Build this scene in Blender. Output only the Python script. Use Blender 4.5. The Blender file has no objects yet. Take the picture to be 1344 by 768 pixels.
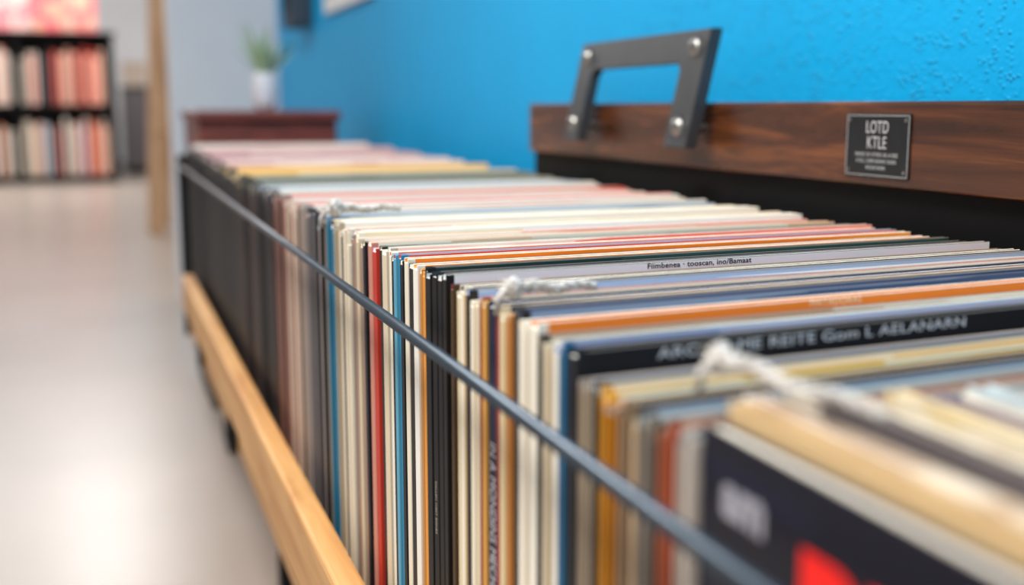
import bpy, bmesh, math, random
from mathutils import Vector, Matrix
random.seed(11)
scene = bpy.context.scene
scene.view_settings.view_transform = 'Standard'
COL = scene.collection
CZ = 0.62           # camera height
F = 1500.0

def lin(h):
    h = h.lstrip('#'); out = []
    for i in (0, 2, 4):
        c = int(h[i:i+2], 16)/255
        out.append(c/12.92 if c <= .04045 else ((c+.055)/1.055)**2.4)
    return (*out, 1)

# ---------------------------------------------------------------- materials
MATS = {}
def mat(name, color, rough=.5, metal=0, noise=None, bump=None, spec=.5, coat=0):
    """noise=(scale,color2,amount) bump=(scale,strength)"""
    key = (name, color, rough, metal, noise, bump)
    if key in MATS: return MATS[key]
    m = bpy.data.materials.new(name); m.use_nodes = True
    nt = m.node_tree; b = nt.nodes['Principled BSDF']
    b.inputs['Base Color'].default_value = lin(color)
    b.inputs['Roughness'].default_value = rough
    b.inputs['Metallic'].default_value = metal
    b.inputs['Specular IOR Level'].default_value = spec
    b.inputs['Coat Weight'].default_value = coat
    tc = nt.nodes.new('ShaderNodeTexCoord')
    n = nt.nodes.new('ShaderNodeTexNoise')
    sc, c2, amt = noise if noise else (40, color, 0.0)
    n.inputs['Scale'].default_value = sc; n.inputs['Detail'].default_value = 4
    nt.links.new(tc.outputs['Object'], n.inputs['Vector'])
    mx = nt.nodes.new('ShaderNodeMix'); mx.data_type = 'RGBA'
    mr = nt.nodes.new('ShaderNodeMapRange')
    mr.inputs['From Min'].default_value = .35; mr.inputs['From Max'].default_value = .65
    mr.inputs['To Max'].default_value = amt
    nt.links.new(n.outputs['Fac'], mr.inputs['Value'])
    nt.links.new(mr.outputs['Result'], mx.inputs['Factor'])
    mx.inputs['A'].default_value = lin(color); mx.inputs['B'].default_value = lin(c2)
    nt.links.new(mx.outputs['Result'], b.inputs['Base Color'])
    if bump:
        n2 = nt.nodes.new('ShaderNodeTexNoise'); n2.inputs['Scale'].default_value = bump[0]
        n2.inputs['Detail'].default_value = 3
        nt.links.new(tc.outputs['Object'], n2.inputs['Vector'])
        bp = nt.nodes.new('ShaderNodeBump'); bp.inputs['Strength'].default_value = bump[1]
        bp.inputs['Distance'].default_value = bump[2] if len(bump) > 2 else .002
        nt.links.new(n2.outputs['Fac'], bp.inputs['Height'])
        nt.links.new(bp.outputs['Normal'], b.inputs['Normal'])
    MATS[key] = m
    return m

def wood(name, c1, c2, c3, scale=(60, 3, 60), rough=.35, bstr=.25):
    m = bpy.data.materials.new(name); m.use_nodes = True
    nt = m.node_tree; b = nt.nodes['Principled BSDF']; b.inputs['Roughness'].default_value = rough
    tc = nt.nodes.new('ShaderNodeTexCoord'); mp = nt.nodes.new('ShaderNodeMapping')
    mp.inputs['Scale'].default_value = scale
    n = nt.nodes.new('ShaderNodeTexNoise'); n.inputs['Scale'].default_value = 1.0
    n.inputs['Detail'].default_value = 8; n.inputs['Roughness'].default_value = .65
    n.inputs['Distortion'].default_value = .6
    cr = nt.nodes.new('ShaderNodeValToRGB')
    cr.color_ramp.elements[0].position = .30; cr.color_ramp.elements[0].color = lin(c1)
    cr.color_ramp.elements[1].position = .76; cr.color_ramp.elements[1].color = lin(c3)
    e = cr.color_ramp.elements.new(.5); e.color = lin(c2)
    nt.links.new(tc.outputs['Object'], mp.inputs['Vector']); nt.links.new(mp.outputs['Vector'], n.inputs['Vector'])
    nt.links.new(n.outputs['Fac'], cr.inputs['Fac']); nt.links.new(cr.outputs['Color'], b.inputs['Base Color'])
    bp = nt.nodes.new('ShaderNodeBump'); bp.inputs['Strength'].default_value = bstr; bp.inputs['Distance'].default_value = .001
    nt.links.new(n.outputs['Fac'], bp.inputs['Height']); nt.links.new(bp.outputs['Normal'], b.inputs['Normal'])
    return m

def cover(c1, c2, thr=.62, sx=14, sz=50):
    key = ('cover', c1, c2, thr, sx, sz)
    if key in MATS: return MATS[key]
    m = bpy.data.materials.new('sleeve_cover_print'); m.use_nodes = True
    nt = m.node_tree; b = nt.nodes['Principled BSDF']; b.inputs['Roughness'].default_value = .45
    b.inputs['Specular IOR Level'].default_value = .3
    tc = nt.nodes.new('ShaderNodeTexCoord'); mp = nt.nodes.new('ShaderNodeMapping')
    mp.inputs['Scale'].default_value = (sx, 0, sz)
    oi = nt.nodes.new('ShaderNodeObjectInfo')
    ad = nt.nodes.new('ShaderNodeVectorMath'); ad.operation = 'ADD'
    sc = nt.nodes.new('ShaderNodeMath'); sc.operation = 'MULTIPLY'; sc.inputs[1].default_value = 50
    nt.links.new(oi.outputs['Random'], sc.inputs[0])
    nt.links.new(tc.outputs['Object'], mp.inputs['Vector'])
    nt.links.new(mp.outputs['Vector'], ad.inputs[0]); nt.links.new(sc.outputs[0], ad.inputs[1])
    v = nt.nodes.new('ShaderNodeTexVoronoi'); v.inputs['Scale'].default_value = 1; v.distance = 'CHEBYCHEV'
    nt.links.new(ad.outputs[0], v.inputs['Vector'])
    sp = nt.nodes.new('ShaderNodeSeparateColor'); nt.links.new(v.outputs['Color'], sp.inputs['Color'])
    gt = nt.nodes.new('ShaderNodeMath'); gt.operation = 'GREATER_THAN'; gt.inputs[1].default_value = thr
    nt.links.new(sp.outputs[0], gt.inputs[0])
    mx = nt.nodes.new('ShaderNodeMix'); mx.data_type = 'RGBA'
    mx.inputs['A'].default_value = lin(c1); mx.inputs['B'].default_value = lin(c2)
    nt.links.new(gt.outputs[0], mx.inputs['Factor']); nt.links.new(mx.outputs['Result'], b.inputs['Base Color'])
    MATS[key] = m
    return m

# ---------------------------------------------------------------- helpers
def link(o): COL.objects.link(o); return o
def new_mesh(name, bm, mats=(), parent=None, smooth=False):
    me = bpy.data.meshes.new(name); bm.to_mesh(me); bm.free()
    for m in mats: me.materials.append(m)
    if smooth:
        for p in me.polygons: p.use_smooth = True
    o = bpy.data.objects.new(name, me); link(o)
    if parent: o.parent = parent
    return o
def tag(o, label, category, group=None):
    if len(label.split()) < 4: label += ' among other vinyl records'
    o['label'] = label; o['category'] = category
    if group: o['group'] = group
def box_bm(bm, x0, x1, y0, y1, z0, z1, mi=0):
    vs = [bm.verts.new((x, y, z)) for x in (x0, x1) for y in (y0, y1) for z in (z0, z1)]
    idx = [(0,1,3,2),(4,6,7,5),(0,4,5,1),(2,3,7,6),(0,2,6,4),(1,5,7,3)]
    fs = []
    for f in idx:
        fc = bm.faces.new([vs[i] for i in f]); fc.material_index = mi; fs.append(fc)
    return fs
def box(name, x0, x1, y0, y1, z0, z1, m, parent=None, bev=0.0, seg=2):
    bm = bmesh.new(); box_bm(bm, x0, x1, y0, y1, z0, z1)
    bmesh.ops.recalc_face_normals(bm, faces=bm.faces)
    if bev: bmesh.ops.bevel(bm, geom=bm.edges[:], offset=bev, segments=seg, affect='EDGES', profile=.5)
    return new_mesh(name, bm, [m], parent)
def struct(o): o['kind'] = 'structure'; return o
def cyl_between(bm, a, b, r, n=16, r2=None):
    a, b = Vector(a), Vector(b); d = b-a
    q = d.to_track_quat('Z', 'Y').to_matrix().to_4x4()
    M = Matrix.Translation((a+b)/2) @ q
    bmesh.ops.create_cone(bm, cap_ends=True, segments=n, radius1=r, radius2=r if r2 is None else r2, depth=d.length, matrix=M)
def tube(bm, pts, r, n=6, taper=1.0):
    """smooth tube through points"""
    rings = []
    for i, p in enumerate(pts):
        p = Vector(p); a = Vector(pts[max(0, i-1)]); b = Vector(pts[min(len(pts)-1, i+1)])
        t = (b-a).normalized(); u = t.cross(Vector((.13, .21, .97))).normalized(); v = t.cross(u)
        rr = r*(1-(1-taper)*i/(len(pts)-1))
        rings.append([bm.verts.new(p+(u*math.cos(k*math.tau/n)+v*math.sin(k*math.tau/n))*rr) for k in range(n)])
    for i in range(len(rings)-1):
        for k in range(n): bm.faces.new((rings[i][k], rings[i][(k+1) % n], rings[i+1][(k+1) % n], rings[i+1][k]))
    bm.faces.new(rings[0][::-1]); bm.faces.new(rings[-1])
def text(name, body, size, M, m, parent, ext=.00008, align='CENTER', sx=1.0, bold=0):
    cu = bpy.data.curves.new(name, 'FONT'); cu.body = body; cu.size = size
    cu.align_x = align; cu.align_y = 'CENTER'; cu.extrude = ext; cu.space_character = 1.05; cu.offset = bold
    tmp = bpy.data.objects.new('tmp', cu); link(tmp)
    bpy.context.view_layer.update()
    me = bpy.data.meshes.new_from_object(tmp.evaluated_get(bpy.context.evaluated_depsgraph_get()))
    bpy.data.objects.remove(tmp)
    me.name = name; me.materials.clear(); me.materials.append(m)
    me.transform(M @ Matrix.Diagonal((sx, 1, 1, 1)))
    o = bpy.data.objects.new(name, me); link(o); o.parent = parent
    return o
def basis(cx, cy, cz, loc):
    M = Matrix((cx, cy, cz)).transposed().to_4x4(); M.translation = Vector(loc); return M

# ---------------------------------------------------------------- camera
th = math.atan(244/F); psi = math.atan(542*math.cos(th)/F)
cam = bpy.data.cameras.new('camera'); co = bpy.data.objects.new('camera', cam); link(co)
co.location = (0, 0, CZ); co.rotation_euler = (math.pi/2-th, 0, -psi)
cam.sensor_width = 36; cam.lens = F/1344*36; cam.clip_start = .01
cam.dof.use_dof = True; cam.dof.focus_distance = .58; cam.dof.aperture_fstop = 4.5
scene.camera = co

# ---------------------------------------------------------------- setting
def blue_wall_mat():
    m = mat('blue_painted_plaster', '#00a8e4', .48, 0, (6, '#00a2de', .5), spec=.25)
    nt = m.node_tree; b = nt.nodes['Principled BSDF']
    tc = nt.nodes.new('ShaderNodeTexCoord')
    n = nt.nodes.new('ShaderNodeTexNoise'); n.inputs['Scale'].default_value = 160; n.inputs['Detail'].default_value = 1
    v = nt.nodes.new('ShaderNodeTexVoronoi'); v.inputs['Scale'].default_value = 270
    nt.links.new(tc.outputs['Object'], n.inputs['Vector']); nt.links.new(tc.outputs['Object'], v.inputs['Vector'])
    mr = nt.nodes.new('ShaderNodeMapRange'); mr.inputs['From Min'].default_value = .0; mr.inputs['From Max'].default_value = .42
    mr.inputs['To Min'].default_value = 1; mr.inputs['To Max'].default_value = 0
    nt.links.new(v.outputs['Distance'], mr.inputs['Value'])
    n3 = nt.nodes.new('ShaderNodeTexNoise'); n3.inputs['Scale'].default_value = 80
    nt.links.new(tc.outputs['Object'], n3.inputs['Vector'])
    m3 = nt.nodes.new('ShaderNodeMapRange'); m3.inputs['From Min'].default_value = .47; m3.inputs['From Max'].default_value = .58
    nt.links.new(n3.outputs['Fac'], m3.inputs['Value'])
    mu = nt.nodes.new('ShaderNodeMath'); mu.operation = 'MULTIPLY'
    nt.links.new(mr.outputs['Result'], mu.inputs[0]); nt.links.new(m3.outputs['Result'], mu.inputs[1])
    ad = nt.nodes.new('ShaderNodeMath'); ad.operation = 'MULTIPLY_ADD'; ad.inputs[1].default_value = .25
    nt.links.new(n.outputs['Fac'], ad.inputs[0]); nt.links.new(mu.outputs[0], ad.inputs[2])
    bp = nt.nodes.new('ShaderNodeBump'); bp.inputs['Strength'].default_value = .9; bp.inputs['Distance'].default_value = .0020
    nt.links.new(ad.outputs[0], bp.inputs['Height']); nt.links.new(bp.outputs['Normal'], b.inputs['Normal'])
    return m
WHITE = mat('white_wall_paint', '#e4e4e8', .6, 0, (3, '#d8d9de', .6))
struct(box('floor', -4, 4, -1.5, 12, -.05, 0, mat('polished_floor', '#b8aaa0', .30, 0, (2.2, '#aa9d93', .7), (30, .05), spec=.42)))
struct(box('wall_right', .56, .68, -1.5, 3.85, 0, 2.8, blue_wall_mat()))
struct(box('wall_partition', .217, .68, 3.85, 3.97, 0, 2.8, mat('pale_wall_paint', '#f0edec', .6, 0, (3, '#e4e3e5', .6))))
struct(box('wall_back', -4, 4, 11.9, 12, 0, 2.8, WHITE))
struct(box('wall_left', -4.1, -4, -1.5, 12, 0, 2.8, WHITE))
struct(box('baseboard_back', -4, 4, 11.88, 11.9, 0, .1, mat('grey_baseboard', '#a8a6a8', .5)))

# ---------------------------------------------------------------- record bin
YE = 2.12           # far end of the bin
BLK = mat('black_lacquer', '#0a0a0b', .6, 0, (30, '#101011', .5), spec=.15)
DARKMET = mat('dark_steel', '#43484f', .32, .75, (60, '#383c42', .6), (400, .15, .0004))
WALNUT = wood('dark_walnut', '#26130a', '#4e2a16', '#8a522a', (45, 5, 62), .27, .10)
PINE = wood('light_pine', '#b0763e', '#ca9658', '#deae74', (50, 4, 60), .5)
ENDWOOD = wood('reddish_walnut', '#4c1e16', '#743428', '#8c4636', (10, 60, 30), .4)
BASEZ = CZ-.078-.315
XL = .139
bin_ = bpy.data.objects.new('record_bin', None); link(bin_); bin_.location = (.29, 1.0, 0)
bin_.empty_display_size = .1
tag(bin_, 'long low record bin with pine base rail and walnut top rail', 'record bin')
def P(o):
    o.parent = bin_; o.matrix_parent_inverse = Matrix.Translation(-bin_.location); return o
bm = bmesh.new(); cyl_between(bm, (.1265, -.12, CZ-.1016), (.1265, YE+.01, CZ-.1016), .0028, 20)
o = P(new_mesh('side_rod', bm, [mat('blued_steel_rod', '#4c555e', .33, .6, (80, '#40474f', .5))], smooth=True)); o['label'] = 'thin dark steel side rod'
bm = bmesh.new(); cyl_between(bm, (.463, 1.29, CZ-.11), (.463, YE+.01, CZ-.11), .0022, 12)
P(new_mesh('side_rod', bm, [DARKMET], smooth=True))
o = P(box('base_rail', .1095, .1275, -.12, YE-.24, CZ-.3175, CZ-.265, PINE, bev=.003)); o['label'] = 'light pine base rail'
P(box('bottom_panel', .1365, .50, -.12, YE, BASEZ-.018, BASEZ, PINE))
for y in (-.02, .68, 1.38, YE-.26):
    P(box('rail_bracket', .1276, .1362, y-.01, y+.01, BASEZ-.018, CZ-.300, BLK))
P(box('back_panel', .482, .50, -.12, 1.27, BASEZ, .5685, BLK))
P(box('back_panel', .482, .50, 1.27, YE, BASEZ, .50, BLK))
o = P(box('end_board', .126, .50, YE, YE+.022, BASEZ-.018, .535, BLK, bev=.002)); o['label'] = 'black end board'
P(box('end_board', .10, .50, -.145, -.12, BASEZ-.018, .50, ENDWOOD, bev=.002))
o = P(box('top_rail', .475, .53, -.12, 1.272, .5682, .6235, WALNUT, bev=.0025, seg=3)); o['label'] = 'thick dark walnut top rail'
for y in (-.05, .68, 1.38, YE-.06):
    for x in (.195, .44):
        bm = bmesh.new()
        box_bm(bm, x-.012, x+.012, y-.012, y+.012, .055, BASEZ-.018)
        cyl_between(bm, (x-.009, y, .024), (x+.009, y, .024), .024, 20)
        box_bm(bm, x-.013, x-.0105, y-.012, y+.012, .02, .06)
        box_bm(bm, x+.0105, x+.013, y-.012, y+.012, .02, .06)
        bmesh.ops.recalc_face_normals(bm, faces=bm.faces)
        P(new_mesh('caster_leg', bm, [BLK]))
P(box('stretcher', .190, .200, -.04, YE-.07, .098, .108, BLK))

# handle
hb, ht = CZ-.034, CZ+.063
def hx(z): return .448 + (z-hb)/(ht-hb)*.022
def prism(poly, th_, name, m, par):
    bm = bmesh.new()
    fr = [bm.verts.new((hx(z), y, z)) for y, z in poly]
    bk = [bm.verts.new((hx(z)+th_, y, z)) for y, z in poly]
    bm.faces.new(fr); bm.faces.new(bk[::-1]); n = len(poly)
    for i in range(n): bm.faces.new((fr[i], bk[i], bk[(i+1) % n], fr[(i+1) % n]))
    bmesh.ops.recalc_face_normals(bm, faces=bm.faces)
    bmesh.ops.bevel(bm, geom=bm.edges[:], offset=.0009, segments=2, affect='EDGES')
    return new_mesh(name, bm, [m], par)
ya, yb = .837, 1.100; w = .040; c = .006
poly = [(ya, hb), (ya, ht), (yb, ht), (yb, hb), (yb-w+.004, hb), (yb-w+.004, ht-.027-c), (yb-w-c+.004, ht-.027),
        (ya+w+c, ht-.027), (ya+w, ht-.027-c), (ya+w, hb)]
HM = mat('grey_painted_metal', '#4a4b4d', .36, .5, (30, '#3c3d3f', .6), (500, .12, .0003))
handle = prism(poly, .011, 'handle', HM, None); P(handle); handle['label'] = 'dark grey flat steel pull handle'
BOLT = mat('brushed_bolt_steel', '#9a9894', .32, .95, (300, '#7a7874', .6))
for y in (ya+w/2, yb-w/2+.002):
    for z in (CZ-.017, CZ+.048):
        bm = bmesh.new(); x = hx(z)
        cyl_between(bm, (x+.0005, y, z), (x-.0012, y, z), .0095, 28)
        cyl_between(bm, (x-.0012, y, z), (x-.0035, y, z), .0082, 28, .0068)
        cyl_between(bm, (x-.0035, y, z), (x-.0050, y, z), .0068, 28, .0036)
        cyl_between(bm, (x-.0050, y, z), (x-.0054, y, z), .0026, 6)
        if z < CZ: cyl_between(bm, (x+.0108, y, z), (.4755, y, z), .006, 16)
        o = new_mesh('bolt', bm, [BOLT]); o.parent = handle; o['label'] = 'round steel bolt'
# plate
py0, py1, pz0, pz1 = .592, .657, CZ-.0455, CZ-.0045
plate = P(box('name_plate', .4738, .4752, py0, py1, pz0, pz1, mat('black_anodised_plate', '#1c1e20', .35, .4, (200, '#26282b', .5)), bev=.0004))
plate['label'] = 'small black metal plate with silver lettering'
SILV = mat('silver_lettering', '#c3c4c4', .35, .2)
GREYL = mat('grey_lettering', '#b0b2b3', .4, .2)
def ptext(s, size, y, z, sx=1, m=SILV):
    return text('plate_lettering', s, size, basis((0, -1, 0), (0, 0, 1), (-1, 0, 0), (.4737, y, z)), m, plate, sx=sx)
pcy = (py0+py1)/2
ptext('LOTD', .0112, pcy, pz1-.0090, .76); ptext('KTLE', .0112, pcy, pz1-.0190, .78)
ptext('MADE OF ATREE AS A REE', .0036, pcy, pz1-.0265, 1, GREYL)
ptext('ATEC, OSMI BOAPE DORS', .0034, pcy, pz1-.0307, 1, GREYL)
ptext('REEASI BARE', .0034, pcy, pz1-.0349, 1, GREYL)
bm = bmesh.new()
for (a, b, c_, d) in ((py0+.001, py1-.001, pz0+.001, pz0+.0014), (py0+.001, py1-.001, pz1-.0014, pz1-.001),
                      (py0+.001, py0+.0014, pz0+.001, pz1-.001), (py1-.0014, py1-.001, pz0+.001, pz1-.001)):
    box_bm(bm, .4736, .4739, a, b, c_, d)
new_mesh('plate_border', bm, [SILV], plate)
for yy in (py0+.004, py1-.004):
    for zz in (pz0+.004, pz1-.004):
        bm = bmesh.new(); cyl_between(bm, (.4739, yy, zz), (.4732, yy, zz), .0013, 14); new_mesh('rivet', bm, [BOLT], plate)

# ---------------------------------------------------------------- records
W = .315
PAPER = mat('white_inner_paper', '#efe7da', .7)
def light(h, k=.35, tgt=(235, 225, 205)):
    h = h.lstrip('#'); return '#' + ''.join('%02x' % int(int(h[i:i+2], 16)*(1-k)+tgt[i//2]*k) for i in (0, 2, 4))
def spine_mat(c, textc=None):
    if textc is None: return mat('sleeve_spine_print', c, .5, spec=.3)
    return mat('sleeve_spine_print', c, .42, 0, (170, textc, .35))
recs = []
def record(Y, t, spine, cov, H, yaw=0, xoff=0, detail=True, label=None, edge=None, bevel=True, textc=None, pos=None, group='records in the bin', wrap=.004, worn=False):
    bm = bmesh.new(); wb = min(.0007, t*.2); g = .0022
    prof = [(-t/2, 0), (t/2, 0), (t/2, H), (t/2-wb, H), (t/2-wb, H-g), (-t/2+wb, H-g), (-t/2+wb, H), (-t/2, H)]
    xs = [0, wrap, W]
    R = [[bm.verts.new((x, y, z)) for y, z in prof] for x in xs]
    fl = bm.faces.new(R[0]); fr = bm.faces.new(R[2][::-1]); fl.material_index = 1; fr.material_index = 2
    n = len(prof)
    for s in range(2):
        for i in range(n):
            f = bm.faces.new((R[s][i], R[s+1][i], R[s+1][(i+1) % n], R[s][(i+1) % n]))
            f.material_index = {0: 2, 1: 0, 2: 2, 3: 0, 4: 3, 5: 0, 6: 2, 7: 0}[i]
            if s == 0 and i in (1, 7, 2, 6): f.material_index = 1
    bmesh.ops.recalc_face_normals(bm, faces=bm.faces)
    ec = edge or light(spine)
    em = mat('worn_board_edge', ec, .6, 0, (55, light(ec, .75, (110, 78, 52)), .75)) if worn else mat('sleeve_board_edge', ec, .6, 0, (60, light(ec, .5, (150, 120, 90)), .45))
    o = new_mesh('vinyl_record', bm, [cov, spine_mat(spine, textc), em, PAPER])
    o.location = pos or (XL+xoff, Y, BASEZ+.0002); o.rotation_euler[2] = yaw
    if detail:
        if bevel:
            md = o.modifiers.new('bevel', 'BEVEL'); md.width = .0003; md.segments = 1; md.limit_method = 'ANGLE'
        ti = t-2*wb-.0004
        if ti > .0012:
            bm = bmesh.new()
            k = max(1, int(ti/.0016)); p = ti/k
            for i in range(k):
                y0 = -ti/2+i*p; top = H-random.uniform(.0004, .0016)
                box_bm(bm, .003, W-.001, y0+p*.15, y0+p*.85, H-g+.00005, top)
            bmesh.ops.recalc_face_normals(bm, faces=bm.faces)
            s = new_mesh('inner_sleeve', bm, [PAPER if not worn else mat('aged_inner_paper', light(ec, .3), .7, 0, (70, light(ec, .6, (120, 90, 60)), .6))], o)
    tag(o, label, 'record', group)
    recs.append(o); return o

def Yx(x): return (228.0/(x-130)-.0586)/.93
def yawf(Y): return math.radians(5.5)*max(0, min(1, (.95-Y)/.65))
near = [
 (905,888,'#ded2c6','#d9cdbe','#7f98a8',-.008,'white record sleeve with worn pale cover'),
 (888,869,'#b4502e','#c9aa96','#6d5a54',-.006,'rust-brown record sleeve with faded spine'),
 (868,855,'#5c5652','#ead9bc','#b7976f',-.009,'grey record sleeve with pale cover'),
 (854,841,'#8b8074','#bcd3da','#6f90ad',-.007,'warm grey record sleeve'),
 (840,826,'#b99a70','#e9dcc2','#c9a670',-.010,'tan record sleeve'),
 (825,812,'#8e7358','#35313b','#2a2530',-.0075,'dull beige record sleeve with dark cover'),
 (811,797,'#f39a12','#9cc6d6','#efe8e0',-.0080,'yellow-orange spined record sleeve'),
 (796,783,'#f6ac32','#f0e6d0','#e8b85c',-.0075,'amber spined record sleeve with cream cover'),
 (782,774,'#111013','#9fc6d8','#50708a',-.0075,'black spined record sleeve with pale blue cover'),
 (773,758,'#a3937c','#e6e2da','#b8b0b8',-.0070,'beige record sleeve standing in the bin'),
 (757,743,'#17161a','#111114','#0e0e12',.0005,'black record sleeve with white lettering along the top'),
 (742,735,'#2c6a92','#d6d2e8','#a8aed2',.002,'blue spined record sleeve with lavender cover'),
 (734,725,'#f4eee2','#7f8fbe','#e5e2e2',-.001,'white record sleeve with blue cover'),
 (724,717,'#efe4cc','#f4eede','#c9b894',.000,'off-white record sleeve'),
 (716,709,'#151416','#f2ecdc','#c2a284',-.0010,'black spined record sleeve with cream cover'),
 (708,695,'#f6eedc','#f4601c','#f88a2c',.004,'cream spined record sleeve with orange cover'),
 (694,681,'#f2e8d4','#e9d4ac','#f2ecdc',.001,'cream record sleeve'),
 (680,673,'#1a1716','#7f99bd','#3f5984',.004,'dark spined record sleeve with slate-blue cover'),
 (672,666,'#cc8440','#f2ecdc','#d0b080',.002,'tan spined record sleeve'),
 (665,661,'#e0c797','#f4ecda','#c9a684',.001,'cream record sleeve'),
 (660,657,'#dccaa8','#2a2c3a','#13141e',.0035,'cream spined record sleeve with black cover'),
 (656,653,'#9c2c22','#f2e8d0','#dcb68a',.003,'dark red spined record sleeve'),
 (652,639,'#151a33','#2a3450','#6c7a9c',.0030,'navy record box with pale lettering on the spine'),
 (638,634,'#d9a04c','#efe4d0','#d8c8a8',.002,'amber spined record sleeve with cream cover'),
 (633,630,'#8e2a20','#f4ece0','#d0a894',.003,'dark red record sleeve with pale cover'),
 (629,625,'#e2d2b2','#ece2cc','#c9a164',.001,'cream record sleeve with tan cover'),
 (624,620,'#f4e8d0','#f2eadc','#b0a080',.000,'cream record sleeve with worn spine'),
 (619,615,'#2a2320','#9fb0d0','#e8e8e8',.004,'dark spined record sleeve with pale blue cover'),
 (614,609,'#c8a878','#f6f2e8','#d6c4a8',.003,'tan record sleeve with ivory cover'),
 (608,603,'#f4ead4','#1c1c22','#303038',.0035,'cream spined record sleeve with black cover'),
 (602,597,'#e4d2ac','#f4eee2','#c2a8a4',.000,'cream record sleeve with pale cover'),
 (596,590,'#4a3620','#9a1e38','#601020',.0025,'brown spined record sleeve with maroon cover'),
 (589,584,'#1c1816','#fffdf8','#fffdf8',.0055,'white record sleeve with small black lettering'),
 (583,578,'#0e0e10','#f4f0ea','#d8cfc0',.004,'black spined record sleeve'),
 (577,573,'#f07a08','#f0e4ce','#b0b4bc',.002,'orange spined record sleeve'),
 (572,567,'#0c0c0d','#14161e','#262a36',.0035,'black record sleeve with fine lettering'),
 (566,561,'#161618','#f0eae0','#b8bcc0',.002,'black spined record sleeve with white cover'),
 (560,556,'#101012','#16302c','#24443e',.004,'black record sleeve with dark green cover'),
 (555,549,'#e89a40','#f4eada','#dfb87c',.001,'amber spined record sleeve'),
 (548,543,'#f6f0e4','#f6922a','#f0b86a',.003,'white spined record sleeve with orange cover'),
 (542,537,'#262220','#f4e8d4','#b6a684',.002,'black spined record sleeve with cream cover'),
 (536,532,'#f0e6d0','#f68420','#f4b450',.004,'cream spined record sleeve with orange cover'),
 (531,527,'#1a1c20','#f4eada','#dcb88c',.002,'charcoal record sleeve'),
 (526,519,'#1c86b0','#e64a30','#ce3020',.004,'teal-blue spined record sleeve with red cover'),
 (518,514,'#1c1a1a','#f4eada','#dcbca8',.001,'charcoal spined record sleeve'),
 (513,507,'#f4ecd8','#f2745a','#f8ead8',.003,'cream spined record sleeve'),
 (506,501,'#e0d0b4','#f4ecda','#e0c290',.002,'cream record sleeve'),
 (500,496,'#262122','#ece2d0','#b29e8a',.003,'dark grey spined record sleeve'),
 (495,490,'#c43a2c','#a0b6c0','#dce2e4',.001,'red spined record sleeve'),
 (489,484,'#cf8a78','#f6ecd4','#e6c296',.003,'faded pink spined record sleeve'),
]
byname = {}
KEEP = (757, 708, 652, 589)
for i, (xa, xb, sp, c1, c2, dz, lab) in enumerate(near):
    Ya, Yb = Yx(xa), Yx(xb-.7)
    n_ = xa-xb
    parts = 1 if (xa in KEEP or n_ < 6) else (2 if n_ < 10 else (3 if n_ < 15 else 4))
    cuts = [0]+sorted((k+random.uniform(-.15, .15))/parts for k in range(1, parts))+[1]
    for k in range(parts):
        a = Ya+(Yb-Ya)*cuts[k]; b = Ya+(Yb-Ya)*cuts[k+1]
        t = (b-a)*random.choice([.94, .86, .72])-.0005; Y = (a+b)/2
        s2 = sp if k == 0 else light(sp, .3, random.choice([(245, 240, 230), (100, 86, 74), (200, 175, 140), (30, 26, 26)]))
        scale_ = (14, 50) if xa in KEEP else (5, random.choice([180, 300, 420]))
        o = record(Y, t, s2, cover(c1, c2, .66, *scale_) if k != 1 else cover(c2, c1, .6, *scale_), W+dz+(0 if k == 0 else random.uniform(-.003, .0015)),
                   yawf(Y), random.uniform(-.0013, .0013), True, lab)
        if k == 0: byname[xa] = (o, t, W+dz)

tops = [(200, ['#e0bab0','#ecd0c4','#d0a49c','#f2e0d4','#c298a0','#eed8ca','#f4e8e0']),
        (292, ['#efc070','#f2d296','#e0b668','#f0e4c8','#dccaa0']),
        (318, ['#949a8c','#7c8076','#bcb8a8','#d8d0ba']),
        (336, ['#eae6e0','#cbd1da','#f2eadc','#b6bccc','#f0e6d2']),
        (362, ['#f08a78','#e0584c','#f4b8a8','#f4e2d2','#ee8c80','#f6e8dc','#e8d0c8']),
        (396, ['#efe2cc','#d2d8de','#ece0c8','#ea8a78','#f0ece4']),
        (410, ['#34608c','#6080a4','#22344e','#c6d2da','#e8e4dc']),
        (426, ['#f6ecd4','#eedcb8','#f6f0e2','#dfcca4','#f2f0ec','#e8a090','#f6eede','#e8cf98','#f6f4f0'])]
spn = [(200, ['#0a0a0b','#201f21','#0e0e10','#2c292a','#151415','#332f2e','#080809','#1a191b']),
       (310, ['#121113','#2c2827','#0b0b0c','#3c322f','#1e1c1e','#46342f','#0f0f11']),
       (348, ['#5a3c34','#8a5a4c','#1a1516','#151415','#a8705f','#3c3230','#0c0a0b','#241f20']),
       (374, ['#b0604c','#c07a68','#e0b4a0','#8a4234','#d8c4b0','#2c2422','#a89484','#3c3230']),
       (396, ['#121215','#343236','#4c484e','#0c0c0e','#7a7470','#17161a','#9d9088']),
       (426, ['#2a7696','#1e1e24','#7a7268','#101013','#ddd0ba']),
       (436, ['#dbcfb8','#e4d8c2','#28252a','#b3a288','#121115','#ece2cc']),
       (458, ['#17151a','#9d8070','#d3c2a4','#1e1b22','#eee2cc','#a8402f','#5a5450'])]
last = [None]
def pick(tab, x):
    r = tab[0][1]
    for a, l in tab:
        if x >= a: r = l
    for _ in range(4):
        c_ = random.choice(r)
        if c_ != last[0]: break
    last[0] = c_
    return c_
Y = Yx(484)+.0035; cnt = 0
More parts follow.
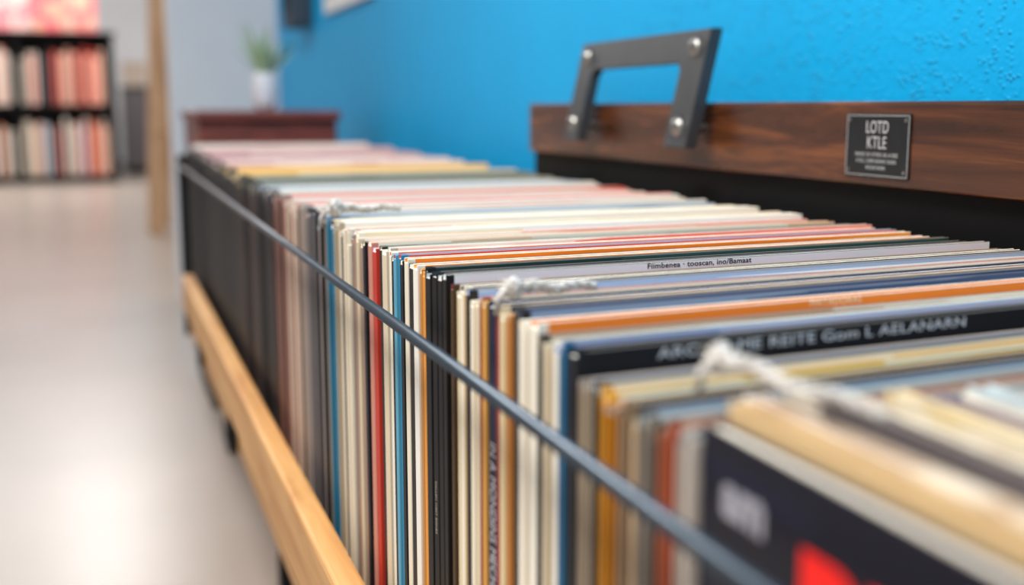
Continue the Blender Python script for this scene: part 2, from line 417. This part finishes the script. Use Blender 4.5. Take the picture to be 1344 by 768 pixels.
while Y < YE-.014:
    if Y < 1.0: t = random.choice([.0034, .0038, .0046, .0056, .0066])
    elif Y < 1.3: t = random.uniform(.006, .008)
    else: t = random.uniform(.0095, .0125)
    x = 228/(.93*Y+.0586)+130
    cc = pick(tops, x)
    if random.random() < .08 and x > 330: cc = random.choice(['#1c1e24', '#d8402c', '#f4f0e8', '#2f6a98'])
    c2 = pick(tops, x)
    dz = random.choice([-.005, -.002, 0, .001, .003, .005])+random.uniform(-.001, .001)+.009*max(0, (Y-1.2))
    sp = pick(spn, x)
    shade = 'dark' if int(sp[1:3], 16) < 0x50 else ('red' if int(sp[1:3], 16) > int(sp[5:7], 16)+0x50 else 'pale')
    if int(sp[5:7], 16) > int(sp[1:3], 16)+0x20: shade = 'blue'
    lt = 'black' if int(cc[1:3], 16) < 0x35 else ('reddish' if int(cc[1:3], 16) > int(cc[3:5], 16)+0x30 else ('blue-grey' if int(cc[5:7], 16) > int(cc[1:3], 16)+0x08 else 'cream'))
    jit = .0018 if Y < .8 else .0009
    record(Y+t/2, t*.88, sp, cover(cc, c2, .66, 6, 160), W+dz, yawf(Y), random.uniform(-jit, jit), Y < .95,
           'vinyl record in a %s sleeve with %s spine' % (lt, shade), edge=light(cc, .35), bevel=Y < .9, wrap=.004 if Y < .8 else .008)
    Y += t+.0004; cnt += 1

# text on records
TB = mat('black_print', '#0c0c0e', .5); TW = mat('white_print', '#cfcfd1', .5); TC = mat('cream_print', '#f6e2b8', .5)
TD = mat('dim_print', '#9c9484', .5)
def ftext(key, s, size, x, dz, m, sx=1, name='cover_lettering', bold=0):
    o, t, H = byname[key]
    return text(name, s, size, basis((1, 0, 0), (0, 0, 1), (0, -1, 0), (x, -t/2-.0001, H-dz)), m, o, sx=sx, bold=bold)
ftext(757, 'ARC   A ME REITE Gom L AELANARN', .0053, .0990, .0036, TW, 1.52)
ftext(708, 'MATADORAS', .0036, .130, .0018, TC, 1.15)
ftext(589, 'Fiimbenea · tooscan, ino/Bamaat', .0036, .130, .0018, TB, 1.18, bold=.00004)
def stext(key, s, size, z, m, sx=.5, bold=0):
    o, t, H = byname[key]
    return text('spine_lettering', s, size, basis((0, 0, -1), (0, -1, 0), (-1, 0, 0), (-.0002, 0, z)), m, o, align='LEFT', sx=sx, bold=bold)
stext(652, 'IN A MONDINS MECHARD', .0086, .262, mat('pale_lettering', '#bab8ba', .5), .68)
stext(572, 'CALLEN WEST BONES', .0028, .22, TD, .9)
stext(716, 'NORTHERN SIDES', .0030, .20, TD, .8)

# front stack turned sideways
turned = [
 ('#0e0f22', '#0e0f1e', '#14162a', -.002, .0075, 'navy record sleeve with red lettering, turned sideways'),
 ('#d8b888', '#d0b080', '#e6d4b0', .0035, .0045, 'tan-edged record sleeve turned sideways'),
 ('#f6f0e6', '#f2e8d6', '#c6a888', .0045, .0052, 'white record sleeve turned sideways'),
 ('#a5744a', '#b47e4c', '#94643c', .0025, .0042, 'brown record sleeve turned sideways'),
 ('#e6dac8', '#eee2d0', '#c0a890', .0040, .0048, 'worn ivory record sleeve turned sideways'),
 ('#b8aeac', '#b4a49c', '#908078', .002, .0045, 'dull grey record sleeve turned sideways'),
 ('#4c3c38', '#5c4a42', '#362e2e', .004, .0055, 'dark brown record sleeve turned sideways'),
 ('#b8aeac', '#c4b4ac', '#a09088', -.002, .0065, 'grey record sleeve turned sideways'),
 ('#e0d2b8', '#d0be9e', '#eaddc4', .001, .0065, 'cream record sleeve turned sideways'),
 ('#9490aa', '#9f9bb4', '#d0c8cc', -.002, .0065, 'lavender-grey record sleeve turned sideways'),
 ('#e2c896', '#e2c88e', '#ecdcba', .002, .0060, 'pale tan record sleeve turned sideways'),
 ('#b4ced2', '#a8c8ce', '#d0d8d4', -.001, .0065, 'pale teal record sleeve turned sideways'),
 ('#6b6070', '#786e82', '#4b4654', .000, .0070, 'plum-grey record sleeve turned sideways'),
 ('#e4d8c4', '#dfd0b6', '#ece2d0', -.001, .0080, 'off-white record sleeve turned sideways'),
 ('#c4d2d6', '#b6c6ce', '#e6dfd4', .001, .0080, 'blue-grey record sleeve turned sideways')]
x = .1405; first = None
for sp, c1, c2, dz, t, lab in turned:
    o = record(0, t*.9, sp, cover(c1, c2, .7), W+dz, -math.pi/2, 0, True, lab, edge=light(sp, .05),
               pos=(x+t/2, .250, BASEZ+.0002), group='records turned sideways', worn=first is not None)
    if first is None: first = (o, t*.9, W+dz)
    x += t
o, t, H = first
RED = mat('red_print', '#ff1408', .5)
text('cover_lettering', 'BB', .040, basis((1, 0, 0), (0, 0, 1), (0, -1, 0), (.0455, -t/2-.0003, H-.0340)), RED, o, align='LEFT', bold=.0026)
text('cover_lettering', 'am', .0155, basis((1, 0, 0), (0, 0, 1), (0, -1, 0), (.0115, -t/2-.0003, H-.0150)), mat('pale_print', '#a8a6b0', .5), o, align='LEFT', bold=.0007)

# ---------------------------------------------------------------- frayed cord ties
CORD = mat('frayed_pale_cord', '#d6d0c8', .65, .0, (260, '#958c83', .7), (500, .6, .0006))
def cord(loc, pts, r, label, knob=1.0):
    """twisted three-strand cord through local pts with a frayed knot at its start"""
    P_ = [Vector(p) for p in pts]; N = 60; path = []
    for i in range(N+1):
        u = i/N*(len(P_)-1); k = min(int(u), len(P_)-2); f = u-k
        p0 = P_[max(k-1, 0)]; p1 = P_[k]; p2 = P_[k+1]; p3 = P_[min(k+2, len(P_)-1)]
        path.append(.5*((2*p1)+(-p0+p2)*f+(2*p0-5*p1+4*p2-p3)*f*f+(-p0+3*p1-3*p2+p3)*f**3))
    bm = bmesh.new()
    L = sum((path[i+1]-path[i]).length for i in range(N))
    for s in range(3):
        st = []
        for i, p in enumerate(path):
            t_ = (path[min(i+1, N)]-path[max(i-1, 0)]).normalized(); u_ = t_.cross(Vector((0, 0, 1))).normalized(); v_ = t_.cross(u_)
            a = s*math.tau/3 + i/N*L*480; rr = r*(.62+.15*math.sin(i*1.7))*(1-.4*i/N)
            st.append(p+(u_*math.cos(a)+v_*math.sin(a))*rr)
        tube(bm, st, r*.72, 6, .6)
    o = new_mesh('cord_tie', bm, [CORD], smooth=True); o.location = loc
    bm = bmesh.new()
    # lumpy core of the knot
    res = bmesh.ops.create_icosphere(bm, subdivisions=3, radius=.0034*knob)
    for v in res['verts']:
        q = v.co*900/knob
        v.co *= 1+.22*math.sin(q.x*1.3+1)*math.cos(q.y*1.7)+.14*math.sin(q.z*2.6+q.x)
        v.co.z += .0004
    for k in range(6):
        a0 = random.uniform(0, 6); ax = Vector((random.uniform(-1, 1), random.uniform(-1, 1), random.uniform(-.4, .4))).normalized()
        e1 = ax.cross(Vector((.3, .1, 1))).normalized(); e2 = ax.cross(e1)
        R_ = .0034*knob*random.uniform(.8, 1.1)
        tube(bm, [Vector((0, 0, .0008*knob))+(e1*math.cos(a0+j*.62)+e2*math.sin(a0+j*.62))*R_ for j in range(10)], .0012*knob, 6, .9)
    for k in range(14):
        a = random.uniform(0, math.tau); d = Vector((math.cos(a), math.sin(a), random.uniform(-.2, 1.0))).normalized()
        l = .0068*knob*random.uniform(.6, 1.05); b_ = Vector((random.uniform(-1, 1), random.uniform(-1, 1), -1))*.0018*knob
        tube(bm, [d*l*u + b_*u*u + Vector((0, 0, .001)) for u in (0, .35, .7, 1)], .0007*knob, 5, .4)
    tube(bm, [Vector((0, 0, .001)), Vector((-.0035, 0, .0002))*knob, Vector((-.0062, 0, -.003))*knob, Vector((-.0066, .0004, -.0085))*knob], .0018*knob, 7, .7)
    new_mesh('frayed_knot', bm, [CORD], o, smooth=True)
    tag(o, label, 'cord', 'cords on the record tops'); return o
TZ = CZ-.078
cord((.1450, Yx(655), TZ+.0090), [(0, 0, 0), (.008, .001, .0014), (.017, .001, -.0002), (.026, .003, .0006), (.036, .005, -.001)], .0023, 'frayed pale cord over cream record sleeves', 1.05)
cord((.1460, .765, TZ+.0095), [(0, 0, 0), (.010, .001, .0015), (.022, .001, -.0002), (.034, .003, .0008), (.046, .004, -.001)], .0027, 'frayed pale cord over white record sleeves', 1.4)
cord((.1550, .266, TZ+.0100), [(0, 0, 0), (.002, -.014, .0012), (.0035, -.030, -.001), (.006, -.045, .0004), (.008, -.060, -.001)], .0021, 'long frayed pale cord trailing over sideways record sleeves', .95)
bm = bmesh.new(); cyl_between(bm, (.1575, .222, TZ+.0070), (.1605, .02, TZ+.0070), .0017, 12)
o = new_mesh('divider_wire', bm, [mat('brown_steel_wire', '#463a3a', .4, .3)], smooth=True)
tag(o, 'thin dark wire lying across sideways record sleeves', 'wire')

# ---------------------------------------------------------------- background
cab = bpy.data.objects.new('wooden_cabinet', None); link(cab); tag(cab, 'dark reddish wooden cabinet standing behind the record bin', 'cabinet')
def C(o, par): o.parent = par; return o
C(box('cabinet_body', .182, .458, 2.35, 2.75, .06, .592, ENDWOOD, bev=.004), cab)
C(box('cabinet_top', .176, .464, 2.335, 2.765, .5922, .612, ENDWOOD, bev=.004), cab)
C(box('cabinet_plinth', .19, .45, 2.37, 2.73, 0, .06, BLK), cab)
C(box('cabinet_door', .188, .45, 2.343, 2.3498, .08, .57, ENDWOOD, bev=.002), cab)
bm = bmesh.new(); prof = [(0, 0), (.020, 0), (.026, .02), (.028, .05), (.024, .075), (.021, .082), (.018, .08), (.019, .06), (0, .06)]
rings = []
for r, z in prof: rings.append([bm.verts.new((max(r, .0002)*math.cos(a*math.tau/24), max(r, .0002)*math.sin(a*math.tau/24), z)) for a in range(24)])
for i in range(len(rings)-1):
    for a in range(24): bm.faces.new((rings[i][a], rings[i][(a+1) % 24], rings[i+1][(a+1) % 24], rings[i+1][a]))
bmesh.ops.recalc_face_normals(bm, faces=bm.faces)
pot = new_mesh('potted_plant', bm, [mat('white_ceramic', '#e2e2e8', .5)], smooth=True); pot.location = (.352, 2.64, .6125)
tag(pot, 'small leafy green plant in a white ceramic pot', 'plant')
bm = bmesh.new()
for i in range(44):
    a = random.uniform(0, math.tau); el = random.uniform(.8, 1.52); L = random.uniform(.08, .17)
    d = Vector((math.cos(a)*math.cos(el), math.sin(a)*math.cos(el), math.sin(el))); st = Vector((0, 0, .06))
    side = d.cross(Vector((0, 0, 1))).normalized(); prev = None
    for k in range(6):
        u = k/5; p = st+d*L*u+Vector((0, 0, -.02*u*u)); ww = .005*math.sin(math.pi*min(.98, .1+u*.88))
        cur = (bm.verts.new(p-side*ww), bm.verts.new(p+side*ww))
        if prev: bm.faces.new((prev[0], prev[1], cur[1], cur[0]))
        prev = cur
new_mesh('foliage', bm, [mat('green_leaf', '#b4ccaa', .5, 0, (30, '#96b88e', .8))], pot)

pf = box('picture_frame', .548, .5598, 2.42, 2.95, .850, 1.25, mat('white_frame', '#f2f2f0', .4), bev=.003); tag(pf, 'white picture frame hanging on the blue wall', 'picture')
C(box('picture_print', .5465, .5482, 2.46, 2.91, .885, 1.21, cover('#e9e9e6', '#c9cdd2', .7, 3, 4)), pf)
sp = box('wall_speaker', .50, .5598, 3.18, 3.34, .835, 1.12, mat('dark_speaker_cloth', '#3a4654', .7), bev=.01); tag(sp, 'dark speaker mounted on the blue wall', 'speaker')
bm = bmesh.new(); cyl_between(bm, (.501, 3.26, .92), (.496, 3.26, .92), .05, 24); new_mesh('speaker_cone', bm, [BLK], sp)

# bookshelf
SY = 10.0
shelf = bpy.data.objects.new('bookshelf', None); link(shelf)
tag(shelf, 'black open bookshelf filled with colourful books', 'bookshelf')
SX0, SX1 = -1.35, .13
for x in (SX0, -.62, SX1-.04): C(box('side_panel', x, x+.04, SY, SY+.35, 0, 1.19, BLK), shelf)
for (a, b) in ((SX0+.0402, -.6202), (-.5798, SX1-.0402)):
    for z in (.03, .60): C(box('shelf_board', a, b, SY, SY+.34, z, z+.035, BLK), shelf)
C(box('top_board', SX0-.02, SX1+.02, SY-.01, SY+.36, 1.1902, 1.215, BLK), shelf)
C(box('back_board', SX0, SX1, SY+.3502, SY+.36, 0, 1.19, mat('dark_back_board', '#1e1a1c', .7)), shelf)
def book(x, w, h, dp, z, col, y=None):
    y = SY+.02 if y is None else y
    bm = bmesh.new(); n = 6
    pts = [(-w/2+.002, dp), (-w/2, dp), (-w/2, .01)]+[(-w/2*math.cos(a*math.pi/n), .01-.012*math.sin(a*math.pi/n)) for a in range(1, n)]+[(w/2, .01), (w/2, dp), (w/2-.002, dp), (w/2-.002, .012), (-w/2+.002, .012)]
    lo = [bm.verts.new((px, py, 0)) for px, py in pts]; hi = [bm.verts.new((px, py, h)) for px, py in pts]
    k = len(pts)
    for i in range(k): bm.faces.new((lo[i], lo[(i+1) % k], hi[(i+1) % k], hi[i]))
    bm.faces.new(hi); bm.faces.new(lo[::-1])
    box_bm(bm, -w/2+.0025, w/2-.0025, .013, dp-.004, .004, h-.004, 1)
    bmesh.ops.recalc_face_normals(bm, faces=bm.faces)
    o = new_mesh('book', bm, [mat('book_cover', col, .5), PAPER]); o.location = (x, y, z)
    return o
runs1 = ['#c8402c','#6a3a34','#d05a48','#3a2a2c','#e4d8cc','#f6e8d8','#f4ece0','#3a3034','#f2e2d0','#4a3e42','#e0503c','#2c2628','#d84a38','#f0b09c','#f2c0ac','#c83c30','#f4c8b4']
runs2 = ['#3c6cac','#6c8cb4','#f0ece6','#22303e','#f0e4d4','#d8c8b8','#e0906c','#3a3a42','#e8d8c6','#f2e8da','#5c84b4','#2c4468','#2a3038','#e0705c','#f4e0d0','#f0c0a8','#d8603c']
for z, pal, g in ((.6352, runs1, 'books on the upper shelf'), (.0652, runs2, 'books on the lower shelf')):
    for (a, b) in ((-1.0, -.63), (-.575, .085)):
        x = a; prevc = None
        while x < b-.034:
            w_ = random.uniform(.018, .032); u = (x+1.0)/1.09
            for _ in range(4):
                c_ = pal[min(len(pal)-1, max(0, int(u*len(pal)+random.uniform(-2.8, 2.8))))]
                if c_ != prevc: break
            prevc = c_
            o = book(x+w_/2, w_, random.uniform(.36, .47), .25, z, c_)
            tone = 'dark' if int(c_[1:3], 16) < 0x60 else ('red' if int(c_[1:3], 16)-int(c_[5:7], 16) > 60 else 'pale')
            tag(o, '%s covered book standing upright on a black shelf' % tone, 'book', g); x += w_+.002
for i, (x, w_, h, c1, c2) in enumerate(((-.98, .22, .34, '#e86a58', '#f4b49c'), (-.74, .26, .38, '#f09098', '#f8ccc4'), (-.46, .24, .40, '#f6aa92', '#f0707a'), (-.2, .22, .36, '#f8bca4', '#ec8484'))):
    b_ = box('display_box', x, x+w_, SY+.08, SY+.2, 1.2152, 1.2152+h, cover(c1, c2, .5, 12, 12), bev=.004)
    tag(b_, 'pink and orange printed box standing on the bookshelf', 'box', 'boxes on the bookshelf')
    C(box('box_lid', x-.003, x+w_+.003, SY+.077, SY+.203, 1.2152+h*.88, 1.2152+h+.003, mat('box_lid_card', c2, .5)), b_)
dc = bpy.data.objects.new('low_cabinet', None); link(dc); tag(dc, 'dark grey low cabinet standing by the white wall', 'cabinet')
GR = mat('dark_grey_laminate', '#5a5658', .5)
C(box('cabinet_body', .20, .46, 11.2, 11.6, .05, .78, GR, bev=.005), dc); C(box('cabinet_top', .19, .47, 11.19, 11.61, .7802, .80, BLK), dc)
C(box('cabinet_door', .21, .45, 11.185, 11.199, .08, .75, mat('grey_door', '#6a6468', .5)), dc)
C(box('cabinet_plinth', .22, .44, 11.22, 11.58, 0, .0498, BLK), dc)
bb = box('storage_box', .22, .42, 11.28, 11.5, .8005, 1.02, mat('beige_card', '#c9b8a8', .6), bev=.004); tag(bb, 'beige storage box on a dark cabinet', 'box')
C(box('box_lid', .215, .425, 11.275, 11.505, .96, 1.025, mat('beige_card_lid', '#bda999', .6)), bb)
EW = wood('easel_wood', '#b08660', '#cfa680', '#e0bc98', (30, 30, 3), .5)
ea = bpy.data.objects.new('wooden_easel', None); link(ea); tag(ea, 'tall pale wooden easel standing on the floor', 'easel')
def beam(name, a, b, r):
    bm = bmesh.new(); cyl_between(bm, a, b, r, 4); C(new_mesh(name, bm, [EW]), ea)
beam('front_leg', (.235, 5.9, .0), (.32, 6.0, 1.75), .052); beam('front_leg', (.40, 5.92, .0), (.37, 6.0, 1.75), .038)
beam('rear_leg', (.31, 6.45, 0), (.35, 6.05, 1.7), .03); beam('tray', (.22, 5.90, .5), (.44, 5.90, .5), .022)
beam('cross_bar', (.27, 6.0, 1.3), (.42, 6.0, 1.3), .02)

# ---------------------------------------------------------------- light
wd = bpy.data.worlds.new('world'); scene.world = wd; wd.use_nodes = True
wd.node_tree.nodes['Background'].inputs[0].default_value = (1, .985, .97, 1)
wd.node_tree.nodes['Background'].inputs[1].default_value = .44
def area(name, loc, rot, sx, sy, pw, col=(1, .975, .94)):
    l = bpy.data.lights.new(name, 'AREA'); l.shape = 'RECTANGLE'; l.size = sx; l.size_y = sy; l.energy = pw; l.color = col
    o = bpy.data.objects.new(name, l); link(o); o.location = loc; o.rotation_euler = rot
area('ceiling_light', (-.5, .5, 2.3), (0, math.radians(-20), 0), .5, 1.2, 60)
area('front_fill_light', (-.5, -1.4, 1.5), (math.radians(72), 0, math.radians(-22)), 1.0, .8, 12, (1, .98, .96))  # added fill lamp behind the camera, brightens the sleeve fronts
area('ceiling_light', (-1.2, 4.2, 2.6), (0, 0, 0), .6, 2.0, 24)
area('ceiling_light', (-.5, 9.0, 2.6), (0, 0, 0), 2, 1.5, 96)
area('window_light', (-.1, 7.3, 2.35), (math.radians(-62), 0, 0), .45, .45, 13, (1, 1, 1))
print('records', len(recs))
